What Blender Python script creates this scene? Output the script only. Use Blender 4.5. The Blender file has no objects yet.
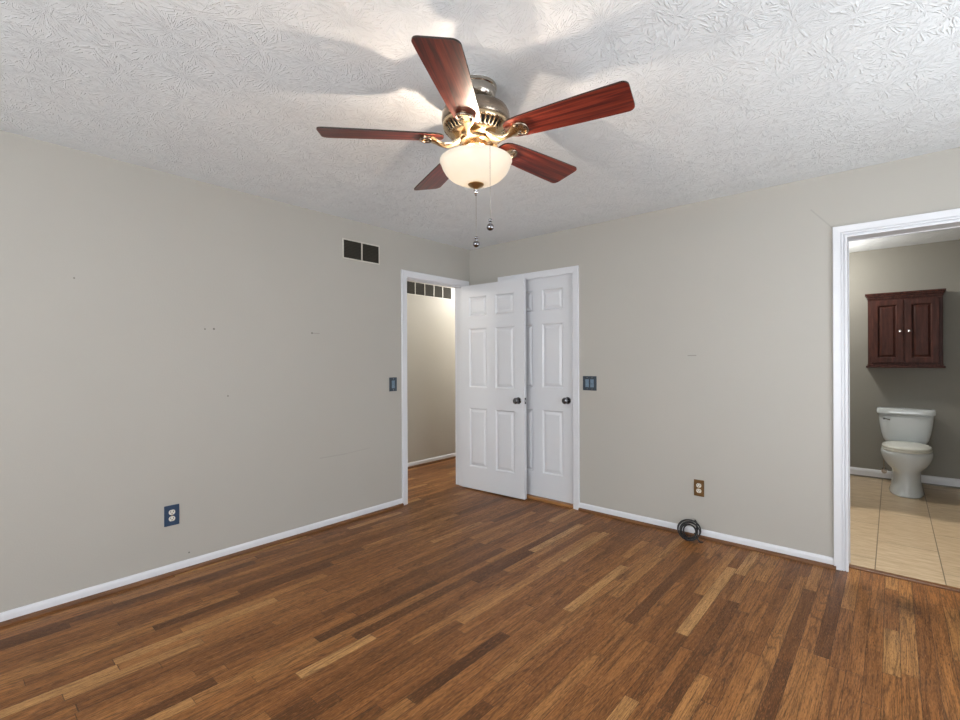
import bpy, bmesh, math, random
from math import sin, cos, pi, radians
from mathutils import Vector, Matrix

scn = bpy.context.scene
COL = scn.collection

# ------------------------------------------------------------------ camera, world, exposure, daylight
cam_d = bpy.data.cameras.new('camera')
cam = bpy.data.objects.new('camera', cam_d); COL.objects.link(cam)
cam.location = (3.3119, -3.6459, 1.2967)
cam.rotation_euler = (Matrix.Rotation(0.7161, 3, 'Z') @ Matrix.Rotation(pi/2, 3, 'X') @ Matrix.Rotation(-0.0042, 3, 'Z')).to_euler()
cam_d.sensor_width = 36.0
cam_d.lens = 36.0*473.59/960.0
cam_d.clip_start = 0.02
scn.camera = cam

scn.view_settings.view_transform = 'Standard'
scn.view_settings.look = 'None'
scn.view_settings.gamma = 1.0
scn.view_settings.use_curve_mapping = False
scn.view_settings.exposure = 0.19

world = bpy.data.worlds.new('daylight_sky'); scn.world = world
world.use_nodes = True
wn = world.node_tree.nodes
bgn = wn.get('Background') or wn.new('ShaderNodeBackground')
bgn.inputs[0].default_value = (0.75, 0.85, 1.0, 1)
bgn.inputs[1].default_value = 0.6

def area_light(name, loc, rot, sx, sy, power, col, spread=180):
    d = bpy.data.lights.new(name, 'AREA'); d.shape = 'RECTANGLE'; d.size = sx; d.size_y = sy
    d.energy = power; d.color = col; d.spread = radians(spread)
    o = bpy.data.objects.new(name, d); COL.objects.link(o); o.location = loc; o.rotation_euler = rot
    return o
def point_light(name, loc, power, col, radius=0.05, parent=None):
    d = bpy.data.lights.new(name, 'POINT'); d.energy = power; d.color = col; d.shadow_soft_size = radius
    o = bpy.data.objects.new(name, d); COL.objects.link(o); o.location = loc
    if parent: o.parent = parent
    return o

# daylight through the two windows behind the camera
DAY = (0.93, 0.965, 1.0)
area_light('window_daylight_rear', (2.7, -5.98, 1.40), (pi/2+0.30, 0, 0), 2.9, 1.7, 140, DAY)
area_light('window_daylight_side', (4.58, -1.75, 1.35), (pi/2+0.32, 0, pi/2), 2.1, 1.7, 56, DAY)

# ------------------------------------------------------------------ material helpers
class NT:
    def __init__(s, name):
        s.m = bpy.data.materials.new(name); s.m.use_nodes = True
        s.t = s.m.node_tree; s.t.nodes.clear()
        s.out = s.t.nodes.new('ShaderNodeOutputMaterial')
        s.b = s.t.nodes.new('ShaderNodeBsdfPrincipled')
        s.t.links.new(s.b.outputs[0], s.out.inputs[0])
    def n(s, typ, **kw):
        nd = s.t.nodes.new(typ)
        for k, v in kw.items():
            setattr(nd, k, v)
        return nd
    def set(s, sock, v):
        if isinstance(v, bpy.types.NodeSocket): s.t.links.new(v, sock)
        else: sock.default_value = v
    def math(s, op, a, b=None, c=None, clamp=False):
        nd = s.n('ShaderNodeMath', operation=op); nd.use_clamp = clamp
        s.set(nd.inputs[0], a)
        if b is not None: s.set(nd.inputs[1], b)
        if c is not None: s.set(nd.inputs[2], c)
        return nd.outputs[0]
    def vmath(s, op, a, b=None):
        nd = s.n('ShaderNodeVectorMath', operation=op)
        s.set(nd.inputs[0], a)
        if b is not None: s.set(nd.inputs[1], b)
        return nd.outputs['Value'] if op in ('LENGTH', 'DOT_PRODUCT', 'DISTANCE') else nd.outputs[0]
    def comb(s, x, y, z=0.0):
        nd = s.n('ShaderNodeCombineXYZ')
        for i, v in enumerate((x, y, z)): s.set(nd.inputs[i], v)
        return nd.outputs[0]
    def sep(s, v):
        nd = s.n('ShaderNodeSeparateXYZ'); s.set(nd.inputs[0], v); return nd.outputs
    def noise(s, vec, scale, detail=2.0, rough=0.5, dist=0.0, dim='3D'):
        nd = s.n('ShaderNodeTexNoise', noise_dimensions=dim)
        if vec is not None: s.set(nd.inputs['Vector'], vec)
        nd.inputs['Scale'].default_value = scale; nd.inputs['Detail'].default_value = detail
        nd.inputs['Roughness'].default_value = rough; nd.inputs['Distortion'].default_value = dist
        return nd.outputs[0]
    def white(s, vec):
        nd = s.n('ShaderNodeTexWhiteNoise', noise_dimensions='3D'); s.set(nd.inputs['Vector'], vec); return nd.outputs
    def ramp(s, fac, stops, interp='LINEAR'):
        nd = s.n('ShaderNodeValToRGB'); cr = nd.color_ramp; cr.interpolation = interp
        while len(cr.elements) < len(stops): cr.elements.new(0.5)
        for e, (p, c) in zip(cr.elements, stops):
            e.position = p; e.color = (c[0], c[1], c[2], 1) if len(c) == 3 else c
        s.set(nd.inputs[0], fac); return nd.outputs[0]
    def mix(s, fac, a, b, blend='MIX'):
        nd = s.n('ShaderNodeMix', data_type='RGBA', blend_type=blend)
        s.set(nd.inputs[0], fac)
        for i, v in ((6, a), (7, b)):
            if isinstance(v, tuple) and len(v) == 3: v = (*v, 1)
            s.set(nd.inputs[i], v)
        return nd.outputs[2]
    def mapr(s, v, a, b, c, d):
        nd = s.n('ShaderNodeMapRange'); s.set(nd.inputs[0], v)
        for i, q in enumerate((a, b, c, d)): nd.inputs[i+1].default_value = q
        return nd.outputs[0]
    def bump(s, h, strength, dist):
        nd = s.n('ShaderNodeBump'); nd.inputs['Strength'].default_value = strength
        nd.inputs['Distance'].default_value = dist; s.set(nd.inputs['Height'], h)
        s.t.links.new(nd.outputs[0], s.b.inputs['Normal'])
    def base(s, col=None, rough=None, metal=None, spec=None, coat=None, coat_r=None):
        def st(k, v):
            if v is None: return
            if isinstance(v, tuple) and len(v) == 3: v = (*v, 1)
            s.set(s.b.inputs[k], v)
        st('Base Color', col); st('Roughness', rough); st('Metallic', metal)
        st('Specular IOR Level', spec); st('Coat Weight', coat); st('Coat Roughness', coat_r)
        return s.m
    def obj(s): return s.n('ShaderNodeTexCoord').outputs['Object']
    def pos(s): return s.n('ShaderNodeNewGeometry').outputs['Position']

def paint_mat(name, col, rough=0.45, bump=0.12, bscale=90, var=0.03, spec=0.4):
    t = NT(name); p = t.pos()
    nz = t.noise(p, 3.0, 3, 0.6)
    c2 = tuple(c*(1-var) for c in col); c3 = tuple(min(1, c*(1+var)) for c in col)
    c = t.mix(nz, c2, c3)
    if bump: t.bump(t.noise(p, bscale, 2, 0.5), bump, 0.004)
    return t.base(c, rough, 0.0, spec)

def plain(name, col, rough=0.5, metal=0.0, spec=0.5, var=0.05, scale=40, bump=0.0):
    t = NT(name); p = t.obj(); nz = t.noise(p, scale, 2)
    c = t.mix(nz, tuple(c*(1-var) for c in col), tuple(min(1, c*(1+var)) for c in col))
    if bump: t.bump(nz, bump, 0.002)
    return t.base(c, rough, metal, spec)

def wall_mat(name, col, marks=(), strokes=(), axis=0):
    """painted drywall; marks = nail holes (a, z, radius), strokes = scuffs (a0,z0,a1,z1,width,darkness) along the wall"""
    t = NT(name); p = t.pos(); sp = t.sep(p)
    nz = t.noise(p, 1.7, 3, 0.6)
    c = t.mix(nz, tuple(q*0.975 for q in col), tuple(q*1.025 for q in col))
    a = sp[1] if axis == 0 else sp[0]; z = sp[2]
    for (m, mz, r) in marks:
        d = t.vmath('LENGTH', t.comb(t.math('SUBTRACT', a, m), t.math('SUBTRACT', z, mz)))
        c = t.mix(t.math('MULTIPLY', t.mapr(d, r*0.5, r, 1, 0), 0.75), c, (0.05, 0.045, 0.04))
    for (a0, z0, a1, z1, w, dk) in strokes:
        L = math.hypot(a1-a0, z1-z0); ux, uz = (a1-a0)/L, (z1-z0)/L
        da = t.math('SUBTRACT', a, a0); dz = t.math('SUBTRACT', z, z0)
        al = t.math('ADD', t.math('MULTIPLY', da, ux), t.math('MULTIPLY', dz, uz))
        al = t.math('SUBTRACT', al, t.math('MINIMUM', t.math('MAXIMUM', al, 0.0), L))
        ac = t.math('ADD', t.math('MULTIPLY', da, -uz), t.math('MULTIPLY', dz, ux))
        d = t.vmath('LENGTH', t.comb(al, ac))
        c = t.mix(t.math('MULTIPLY', t.mapr(d, w*0.3, w, 1, 0), dk), c, tuple(q*0.3 for q in col))
    t.bump(t.noise(p, 110, 2, 0.5), 0.10, 0.004)
    return t.base(c, 0.55, 0.0, 0.35)

def ceiling_mat(name, col):
    """white ceiling with a stomped crow's-foot brush texture"""
    t = NT(name); p = t.pos()
    warp = t.noise(p, 5.0, 2, 0.5)
    h = None
    for sc, off, kw in ((5.2, 0.0, 6.0), (6.3, 13.7, 6.0)):
        q = t.vmath('ADD', p, (off, off*0.7, 0.0))
        nd = t.n('ShaderNodeTexVoronoi', voronoi_dimensions='2D', feature='F1')
        t.set(nd.inputs['Vector'], q); nd.inputs['Scale'].default_value = sc; nd.inputs['Randomness'].default_value = 0.95
        dv = t.sep(t.vmath('SUBTRACT', q, nd.outputs['Position']))
        ang = t.math('ARCTAN2', dv[1], dv[0])
        r = t.vmath('LENGTH', t.comb(dv[0], dv[1]))
        cell = t.math('MULTIPLY', t.sep(nd.outputs['Color'])[0], 50.0)
        # cos/sin of the angle keep the strokes seamless round the centre of each stomp
        ca = t.math('MULTIPLY', t.math('COSINE', ang), kw); sa = t.math('MULTIPLY', t.math('SINE', ang), kw)
        nz = t.noise(t.comb(ca, sa, t.math('ADD', t.math('MULTIPLY', r, 11.0), cell)), 2.1, 1.0, 0.5, 0.25)
        ridge = t.mapr(nz, 0.56, 0.68, 0.0, 1.0)
        ridge = t.math('MULTIPLY', ridge, t.mapr(r, 0.010, 0.035, 0.2, 1))
        h = ridge if h is None else t.math('MAXIMUM', h, ridge)
    fine = t.noise(p, 150, 2, 0.6)
    h = t.math('ADD', h, t.math('MULTIPLY', fine, 0.12))
    t.bump(h, 0.8, 0.0036)
    return t.base(col, 0.7, 0.0, 0.25)

def wood_floor_mat(name):
    t = NT(name); p = t.pos(); s = t.sep(p)
    W = 0.0575
    u = t.math('DIVIDE', s[0], W); row = t.math('FLOOR', u); fu = t.math('FRACT', u)
    r1 = t.white(t.comb(row, 3.3, 1.7))[0]; r2 = t.white(t.comb(row, 9.1, 4.2))[0]
    ln = t.math('ADD', 0.50, t.math('MULTIPLY', r2, 0.55))
    v = t.math('ADD', t.math('DIVIDE', s[1], ln), t.math('MULTIPLY', r1, 17.0))
    wv = t.noise(t.comb(v, t.math('MULTIPLY', row, 3.17), 0.0), 0.9, 0, 0.5)
    v = t.math('ADD', v, t.math('MULTIPLY', wv, 1.1))
    idx = t.math('FLOOR', v); fv = t.math('FRACT', v)
    wr = t.white(t.comb(row, idx, 5.5)); rnd = wr[0]; rc = t.sep(wr[1])
    base = t.ramp(rnd, [(0.0, (0.13, 0.046, 0.012)), (0.08, (0.25, 0.093, 0.024)), (0.35, (0.355, 0.139, 0.038)),
                        (0.75, (0.42, 0.172, 0.049)), (0.92, (0.52, 0.238, 0.074)), (1.0, (0.68, 0.37, 0.14))])
    # long grain, unique to each board
    ox = t.math('MULTIPLY', rc[0], 7.0); oy = t.math('MULTIPLY', rc[1], 40.0)
    gx = t.math('ADD', s[0], ox); gy = t.math('ADD', s[1], oy)
    g1 = t.noise(t.comb(t.math('MULTIPLY', gx, 220.0), t.math('MULTIPLY', gy, 7.0), rnd), 1.0, 4, 0.65)
    g2 = t.noise(t.comb(t.math('MULTIPLY', gx, 45.0), t.math('MULTIPLY', gy, 2.2), rnd), 1.0, 3, 0.6, 0.8)
    # cathedral figure
    cat = t.noise(t.comb(t.math('MULTIPLY', gx, 13.0), t.math('MULTIPLY', gy, 0.75), t.math('MULTIPLY', rnd, 9.0)), 1.0, 1, 0.5)
    rings = t.math('ABSOLUTE', t.math('SUBTRACT', t.math('FRACT', t.math('MULTIPLY', cat, 15.0)), 0.5))
    rings = t.mapr(rings, 0.02, 0.20, 0.0, 1.0)
    rings = t.math('MAXIMUM', rings, t.mapr(rc[2], 0.20, 0.55, 1.0, 0.0))
    c = t.mix(t.mapr(g2, 0.35, 0.70, 0, 1), t.mix(0.38, base, (0.03, 0.010, 0.004)), base)
    c = t.mix(t.mapr(g1, 0.36, 0.52, 0.55, 0.0), c, (0.035, 0.013, 0.006))
    c = t.mix(t.mapr(g1, 0.55, 0.75, 0.0, 0.25), c, (0.46, 0.24, 0.10))
    c = t.mix(t.math('MULTIPLY', t.math('SUBTRACT', 1.0, rings), 0.52), c, (0.045, 0.016, 0.006))
    # joints
    eu = t.math('MULTIPLY', t.math('MINIMUM', fu, t.math('SUBTRACT', 1.0, fu)), W)
    ev = t.math('MULTIPLY', t.math('MINIMUM', fv, t.math('SUBTRACT', 1.0, fv)), ln)
    e = t.math('MINIMUM', eu, ev)
    gap = t.mapr(e, 0.0004, 0.0016, 1.0, 0.0)
    c = t.mix(t.math('MULTIPLY', gap, 0.8), c, (0.02, 0.008, 0.004))
    # old dark stain near the bathroom doorway
    d = t.vmath('LENGTH', t.comb(t.math('SUBTRACT', s[0], 3.36), t.math('MULTIPLY', t.math('SUBTRACT', s[1], -0.33), 0.55)))
    st = t.math('MULTIPLY', t.mapr(t.math('ADD', d, t.math('MULTIPLY', t.noise(p, 30, 3), 0.10)), 0.05, 0.14, 0.65, 0.0), 1.0)
    c = t.mix(st, c, (0.03, 0.014, 0.008))
    hgt = t.math('SUBTRACT', t.math('MULTIPLY', g1, 0.25), gap)
    t.bump(hgt, 0.25, 0.002)
    pore = t.noise(t.comb(t.math('MULTIPLY', gx, 420.0), t.math('MULTIPLY', gy, 38.0), rnd), 1.0, 2, 0.6)
    c = t.mix(t.mapr(pore, 0.30, 0.47, 0.75, 0.0), c, (0.03, 0.010, 0.004))
    c = t.mix(t.mapr(pore, 0.57, 0.72, 0.0, 0.45), c, (0.56, 0.28, 0.11))
    rough = t.mapr(g2, 0.3, 0.7, 0.44, 0.34)
    return t.base(c, rough, 0.0, 0.26)

def streak_wood(name, stops, axis=0, fx=2.0, fy=60.0, rough=0.35, spec=0.5, coat=0.0, dist=0.6):
    """wood with the grain along the object's own axis"""
    t = NT(name); s = t.sep(t.obj())
    o = [s[0], s[1], s[2]]
    sc = [fy, fy, fy]; sc[axis] = fx
    vec = t.comb(*[t.math('MULTIPLY', o[i], sc[i]) for i in range(3)])
    rnd = t.n('ShaderNodeObjectInfo').outputs['Random']
    vec = t.vmath('ADD', vec, t.comb(t.math('MULTIPLY', rnd, 31.0), t.math('MULTIPLY', rnd, 17.0), 0.0))
    g = t.noise(vec, 1.0, 4, 0.6, dist)
    c = t.ramp(g, stops)
    f = t.noise(t.vmath('MULTIPLY', vec, (1.0, 4.0, 4.0)), 1.0, 2, 0.5)
    c = t.mix(t.mapr(f, 0.35, 0.55, 0.35, 0.0), c, tuple(q*0.35 for q in stops[0][1]))
    t.base(c, rough, 0.0, spec, coat, 0.15)
    return t.m

def metal_mat(name, col, rough=0.25, var=0.1):
    t = NT(name); nz = t.noise(t.vmath('MULTIPLY', t.obj(), (30.0, 30.0, 400.0)), 1.0, 2)
    return t.base(col, t.mapr(nz, 0.3, 0.7, rough*(1-var), rough*(1+var)), 1.0)

def tile_mat(name):
    t = NT(name); p = t.pos(); s = t.sep(p)
    TW, TL = 0.311, 0.83
    u = t.math('DIVIDE', t.math('SUBTRACT', s[0], 3.229), TW); col = t.math('FLOOR', u); fu = t.math('FRACT', u)
    odd = t.math('MODULO', t.math('ABSOLUTE', col), 2.0)
    v = t.math('ADD', t.math('DIVIDE', t.math('SUBTRACT', s[1], 0.73), TL), t.math('MULTIPLY', odd, 0.5)); fv = t.math('FRACT', v)
    rnd = t.white(t.comb(col, t.math('FLOOR', v), 2.0))[0]
    e = t.math('MINIMUM', t.math('MULTIPLY', t.math('MINIMUM', fu, t.math('SUBTRACT', 1.0, fu)), TW),
               t.math('MULTIPLY', t.math('MINIMUM', fv, t.math('SUBTRACT', 1.0, fv)), TL))
    g = t.noise(t.comb(t.math('MULTIPLY', s[0], 9.0), t.math('MULTIPLY', s[1], 55.0), t.math('MULTIPLY', rnd, 20.0)), 1.0, 4, 0.65)
    c = t.ramp(g, [(0.25, (0.37, 0.265, 0.155)), (0.5, (0.54, 0.41, 0.265)), (0.75, (0.68, 0.56, 0.40))])
    c = t.mix(t.math('MULTIPLY', rnd, 0.22), c, (0.33, 0.235, 0.135))
    gap = t.mapr(e, 0.0015, 0.0035, 1, 0)
    c = t.mix(t.math('MULTIPLY', gap, 0.85), c, (0.10, 0.075, 0.05))
    t.bump(t.math('SUBTRACT', t.math('MULTIPLY', g, 0.2), gap), 0.4, 0.002)
    return t.base(c, 0.38, 0.0, 0.4)

M = {}
M['wall_l'] = wall_mat('taupe_wall_paint_left', (0.436, 0.417, 0.377),
    marks=((-2.516, 1.502, 0.006), (-2.463, 1.505, 0.008), (-1.776, 1.506, 0.008), (-2.379, 1.066, 0.006), (-2.612, 0.104, 0.006), (-3.157, 1.746, 0.005)),
    strokes=((-1.770, 1.505, -1.715, 1.505, 0.004, 0.4), (-1.714, 0.548, -1.494, 0.548, 0.006, 0.16), (-1.494, 0.548, -1.253, 0.563, 0.005, 0.12)), axis=0)
M['wall_r'] = wall_mat('taupe_wall_paint_right', (0.436, 0.417, 0.377),
    strokes=((2.175, 1.323, 2.231, 1.323, 0.005, 0.5), (2.927, 2.239, 3.035, 2.106, 0.006, 0.20)), axis=1)
M['wall_b'] = paint_mat('taupe_wall_paint', (0.436, 0.417, 0.377), 0.55)
M['wall_bath'] = paint_mat('bathroom_wall_dark', (0.255, 0.243, 0.21), 0.6, 0.2, 60)  # bathroom wall colour, darker than the bedroom walls
M['wall_hall'] = paint_mat('taupe_hall_paint', (0.47, 0.44, 0.385), 0.5)
M['ceil'] = ceiling_mat('stomped_white_ceiling', (0.785, 0.818, 0.838))
M['floor'] = wood_floor_mat('stained_oak_strip_floor')
M['tile'] = tile_mat('beige_plank_tile')
M['trim'] = paint_mat('white_trim_paint', (0.69, 0.70, 0.73), 0.35, 0.03, 60, 0.015, 0.5)
M['door'] = paint_mat('white_door_paint', (0.67, 0.68, 0.705), 0.38, 0.05, 160, 0.015, 0.5)
M['shoe'] = streak_wood('oak_shoe_stain', [(0.3, (0.10, 0.040, 0.014)), (0.6, (0.20, 0.085, 0.030)), (0.8, (0.30, 0.14, 0.05))], axis=1, fx=3, fy=60)
M['shoe_x'] = streak_wood('oak_shoe_stain_cross', [(0.3, (0.10, 0.040, 0.014)), (0.6, (0.20, 0.085, 0.030)), (0.8, (0.30, 0.14, 0.05))], axis=0, fx=3, fy=60)
M['sill'] = streak_wood('worn_oak_sill', [(0.3, (0.30, 0.13, 0.045)), (0.6, (0.46, 0.22, 0.08)), (0.8, (0.56, 0.30, 0.12))], axis=0, fx=3, fy=60)
M['cherry'] = streak_wood('cherry_fan_blade', [(0.28, (0.022, 0.004, 0.004)), (0.44, (0.085, 0.011, 0.008)), (0.58, (0.18, 0.026, 0.014)), (0.82, (0.30, 0.064, 0.028))],
                          axis=0, fx=2.0, fy=44, rough=0.36, spec=0.35, coat=0.06, dist=1.2)
M['blade_edge'] = plain('black_blade_edge', (0.018, 0.012, 0.010), 0.4)
M['nickel'] = metal_mat('brushed_nickel', (0.47, 0.43, 0.38), 0.18)
M['nickel_d'] = metal_mat('antique_nickel', (0.30, 0.245, 0.195), 0.26)
M['nickel_lamplit'] = metal_mat('lamplit_nickel', (0.66, 0.50, 0.31), 0.24)  # nickel with the bulbs' warm light put into its colour
M['brass'] = metal_mat('antique_brass', (0.50, 0.34, 0.17), 0.32)
M['chrome'] = metal_mat('chrome', (0.75, 0.75, 0.76), 0.10)
M['gunmetal'] = metal_mat('gunmetal', (0.22, 0.22, 0.23), 0.12)
M['pewter'] = metal_mat('dark_pewter', (0.17, 0.17, 0.18), 0.22)
M['dark'] = plain('dark_inside', (0.012, 0.011, 0.010), 0.7)
M['louver'] = plain('dark_vent_louver', (0.042, 0.037, 0.027), 0.55)
M['vent_frame'] = plain('cream_vent_enamel', (0.58, 0.56, 0.50), 0.4, 0, 0.5, 0.02)
M['cherry_cab'] = streak_wood('dark_cherry_cabinet', [(0.3, (0.030, 0.009, 0.006)), (0.55, (0.066, 0.020, 0.013)), (0.8, (0.11, 0.038, 0.025))], axis=2, fx=3, fy=45, rough=0.48, spec=0.25)
M['porcelain'] = plain('white_porcelain', (0.66, 0.70, 0.71), 0.10, 0, 0.5, 0.01)
M['seat'] = plain('cream_toilet_seat', (0.74, 0.74, 0.67), 0.22, 0, 0.5, 0.01)
M['blue'] = plain('navy_plate', (0.018, 0.045, 0.095), 0.30, 0, 0.5, 0.25, 120)
M['brown_plate'] = plain('bronze_plate', (0.155, 0.080, 0.024), 0.3, 0.3, 0.5, 0.3, 120)
M['slate'] = plain('slate_plate', (0.035, 0.050, 0.068), 0.30, 0, 0.5, 0.25, 120)
M['slate_l'] = plain('steel_blue_toggle', (0.15, 0.22, 0.29), 0.3, 0, 0.5, 0.15, 120)
M['ivory'] = plain('ivory_plastic', (0.66, 0.63, 0.55), 0.35, 0, 0.5, 0.04)
tg = NT('window_glass'); tg.b.inputs['Transmission Weight'].default_value = 1.0
M['glass'] = tg.base((0.95, 0.97, 0.97), 0.0, 0.0, 0.5)
M['rubber'] = plain('black_cable', (0.010, 0.010, 0.011), 0.32, 0, 0.5)

def glass_bowl_mat():
    t = NT('lit_alabaster_glass')
    p = t.obj(); nz = t.noise(p, 14, 3, 0.6, 0.6)
    c = t.mix(nz, (0.95, 0.88, 0.76), (1.0, 0.96, 0.90))
    tr = t.n('ShaderNodeBsdfTranslucent'); t.set(tr.inputs[0], t.mix(1.0, c, (0.46, 0.475, 0.48), 'MULTIPLY'))
    df = t.n('ShaderNodeBsdfPrincipled'); t.set(df.inputs['Base Color'], c); df.inputs['Roughness'].default_value = 0.2
    mx = t.n('ShaderNodeMixShader'); mx.inputs[0].default_value = 0.42
    t.t.links.new(tr.outputs[0], mx.inputs[1]); t.t.links.new(df.outputs[0], mx.inputs[2])
    em = t.n('ShaderNodeEmission'); em.inputs[0].default_value = (1.0, 0.92, 0.80, 1); em.inputs[1].default_value = 0.18
    ad = t.n('ShaderNodeAddShader'); t.t.links.new(mx.outputs[0], ad.inputs[0]); t.t.links.new(em.outputs[0], ad.inputs[1])
    t.t.links.new(ad.outputs[0], t.out.inputs[0])
    return t.m
M['bowl'] = glass_bowl_mat()

# ------------------------------------------------------------------ mesh helpers
def link(name, bm, mat, parent=None, smooth=False, loc=None, rot=None):
    bmesh.ops.recalc_face_normals(bm, faces=bm.faces[:])
    me = bpy.data.meshes.new(name); bm.to_mesh(me); bm.free()
    for m in (mat if isinstance(mat, (list, tuple)) else [mat]): me.materials.append(m)
    o = bpy.data.objects.new(name, me); COL.objects.link(o)
    if parent: o.parent = parent
    if loc: o.location = loc
    if rot: o.rotation_euler = rot
    if smooth:
        for f in me.polygons: f.use_smooth = True
        if smooth != 'all':
            me.set_sharp_from_angle(angle=radians(smooth if smooth > 1 else 35))
    return o
def empty(name, loc, label, cat, group=None, rot=(0, 0, 0)):
    o = bpy.data.objects.new(name, None); COL.objects.link(o); o.location = loc; o.rotation_euler = rot
    o.empty_display_size = 0.1
    return tag(o, label, cat, group)
def tag(o, label, cat, group=None):
    o['label'] = label; o['category'] = cat
    if group: o['group'] = group
    return o
def struct(o, label=None, cat=None):
    o['kind'] = 'structure'
    if label: o['label'] = label
    if cat: o['category'] = cat
    return o
def bm_new(): return bmesh.new()
def box(bm, x0, x1, y0, y1, z0, z1, bev=0.0, mi=0):
    b = bmesh.new() if bev else bm
    vs = [b.verts.new((x, y, z)) for x in (x0, x1) for y in (y0, y1) for z in (z0, z1)]
    F = [(0, 1, 3, 2), (4, 6, 7, 5), (0, 4, 5, 1), (2, 3, 7, 6), (0, 2, 6, 4), (1, 5, 7, 3)]
    for f in F:
        fc = b.faces.new([vs[i] for i in f]); fc.material_index = mi
    if bev:
        bmesh.ops.bevel(b, geom=b.edges[:], offset=bev, segments=2, profile=0.5, affect='EDGES')
        for f in b.faces: f.material_index = mi
        merge(bm, b)
    return bm
def merge(bm, other, mat=None):
    me = bpy.data.meshes.new('tmp'); other.to_mesh(me); other.free()
    if mat is not None: me.transform(mat)
    bm.from_mesh(me); bpy.data.meshes.remove(me)
def lathe(bm, prof, seg=48, c=(0, 0), close=False, mi=0):
    """prof: list of (r, z)"""
    rings = []
    for r, z in prof:
        if r < 1e-6: rings.append([bm.verts.new((c[0], c[1], z))])
        else: rings.append([bm.verts.new((c[0]+r*cos(2*pi*i/seg), c[1]+r*sin(2*pi*i/seg), z)) for i in range(seg)])
    for a, b in zip(rings, rings[1:]):
        for i in range(seg):
            j = (i+1) % seg
            if len(a) == 1 and len(b) == 1: continue
            if len(a) == 1: f = bm.faces.new((a[0], b[i], b[j]))
            elif len(b) == 1: f = bm.faces.new((a[i], a[j], b[0]))
            else: f = bm.faces.new((a[i], a[j], b[j], b[i]))
            f.material_index = mi
    return bm
def tube(bm, pts, r, seg=10, cap=True):
    """round tube through 3-D points; r a number or a list"""
    pts = [Vector(p) for p in pts]; n = len(pts)
    rings = []; up = None
    for i, p in enumerate(pts):
        d = (pts[min(i+1, n-1)]-pts[max(i-1, 0)]).normalized()
        if up is None:
            up = Vector((0, 0, 1)) if abs(d.z) < 0.9 else Vector((1, 0, 0))
        up = (up - d*up.dot(d)).normalized(); s = d.cross(up)
        rr = r[i] if isinstance(r, (list, tuple)) else r
        rings.append([bm.verts.new(p+(up*cos(2*pi*k/seg)+s*sin(2*pi*k/seg))*rr) for k in range(seg)])
    for a, b in zip(rings, rings[1:]):
        for k in range(seg):
            bm.faces.new((a[k], a[(k+1) % seg], b[(k+1) % seg], b[k]))
    if cap:
        bm.faces.new(rings[0][::-1]); bm.faces.new(rings[-1])
    return bm
def sphere(bm, c, r, seg=20, sz=1.0):
    prof = [(r*sin(pi*i/(seg//2)), -r*sz*cos(pi*i/(seg//2))) for i in range(seg//2+1)]
    prof = [(max(0, a) if 0 < i < seg//2 else 0, z+c[2]) for i, (a, z) in enumerate(prof)]
    return lathe(bm, prof, seg, (c[0], c[1]))
def prism(bm, outline, z0, z1, mi=0):
    lo = [bm.verts.new((x, y, z0)) for x, y in outline]; hi = [bm.verts.new((x, y, z1)) for x, y in outline]
    n = len(outline)
    bm.faces.new(lo[::-1]).material_index = mi; bm.faces.new(hi).material_index = mi
    for i in range(n):
        bm.faces.new((lo[i], lo[(i+1) % n], hi[(i+1) % n], hi[i])).material_index = mi
    return bm

# ------------------------------------------------------------------ room shell
H = 2.44
XM, YM = 4.60, -6.00            # far sides of the bedroom, behind the camera
HX = -1.08                       # far wall of the hall
BY, BX0 = 2.99, 2.02             # bathroom back and left wall
BH = 2.467                        # bathroom ceiling
D1 = (-0.856, -0.080)            # hall doorway in the left wall (y)
D2 = (0.443, 1.219)              # closet doorway in the right wall (x)
D3 = (3.105, 3.880)              # bathroom doorway in the right wall (x)
DZ = 2.052; DZ3 = 2.038

bm = bm_new()
box(bm, HX-0.1, XM+0.1, YM-0.1, 0.13, -0.1, 0.0); box(bm, HX-0.1, 1.9, 0.13, 2.7, -0.1, 0.0)
struct(link('floor', bm, M['floor']), 'reddish brown stained oak strip floor', 'floor')
bm = bm_new(); box(bm, BX0-0.1, XM+0.1, 0.10, BY+0.1, -0.1, 0.006)
struct(link('floor_bathroom', bm, M['tile']), 'beige tile floor in the bathroom', 'floor')
bm = bm_new(); box(bm, HX-0.1, XM+0.1, YM-0.1, 0.07, H, H+0.1); box(bm, HX-0.1, 1.9, 0.07, 2.7, H, H+0.1)
struct(link('ceiling', bm, M['ceil']), 'white ceiling with a stomped brush texture', 'ceiling')
bm = bm_new(); box(bm, BX0-0.1, XM+0.1, 0.07, BY+0.1, BH, BH+0.1)
struct(link('ceiling_bathroom', bm, M['ceil']), 'white textured ceiling of the bathroom', 'ceiling')

TW = 0.12
bm = bm_new()
box(bm, -TW, 0, YM-0.1, D1[0]-0.012, 0, H); box(bm, -TW, 0, D1[1]+0.012, 2.7, 0, H); box(bm, -TW, 0, D1[0]-0.012, D1[1]+0.012, DZ+0.012, H)
struct(link('wall_left', bm, M['wall_l']), 'taupe painted wall on the left with hall doorway', 'wall')
RT = 0.14
bm = bm_new()
box(bm, 0, D2[0]-0.012, 0, RT, 0, H); box(bm, D2[1]+0.012, D3[0]-0.012, 0, RT, 0, H)
box(bm, D3[1]+0.012, XM+0.1, 0, RT, 0, BH); box(bm, D2[0]-0.012, D2[1]+0.012, 0, RT, DZ+0.012, H)
box(bm, D3[0]-0.012, D3[1]+0.012, 0, RT, DZ3+0.012, BH)
struct(link('wall_right', bm, M['wall_r']), 'taupe painted wall on the right with closet and bathroom doorways', 'wall')

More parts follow.
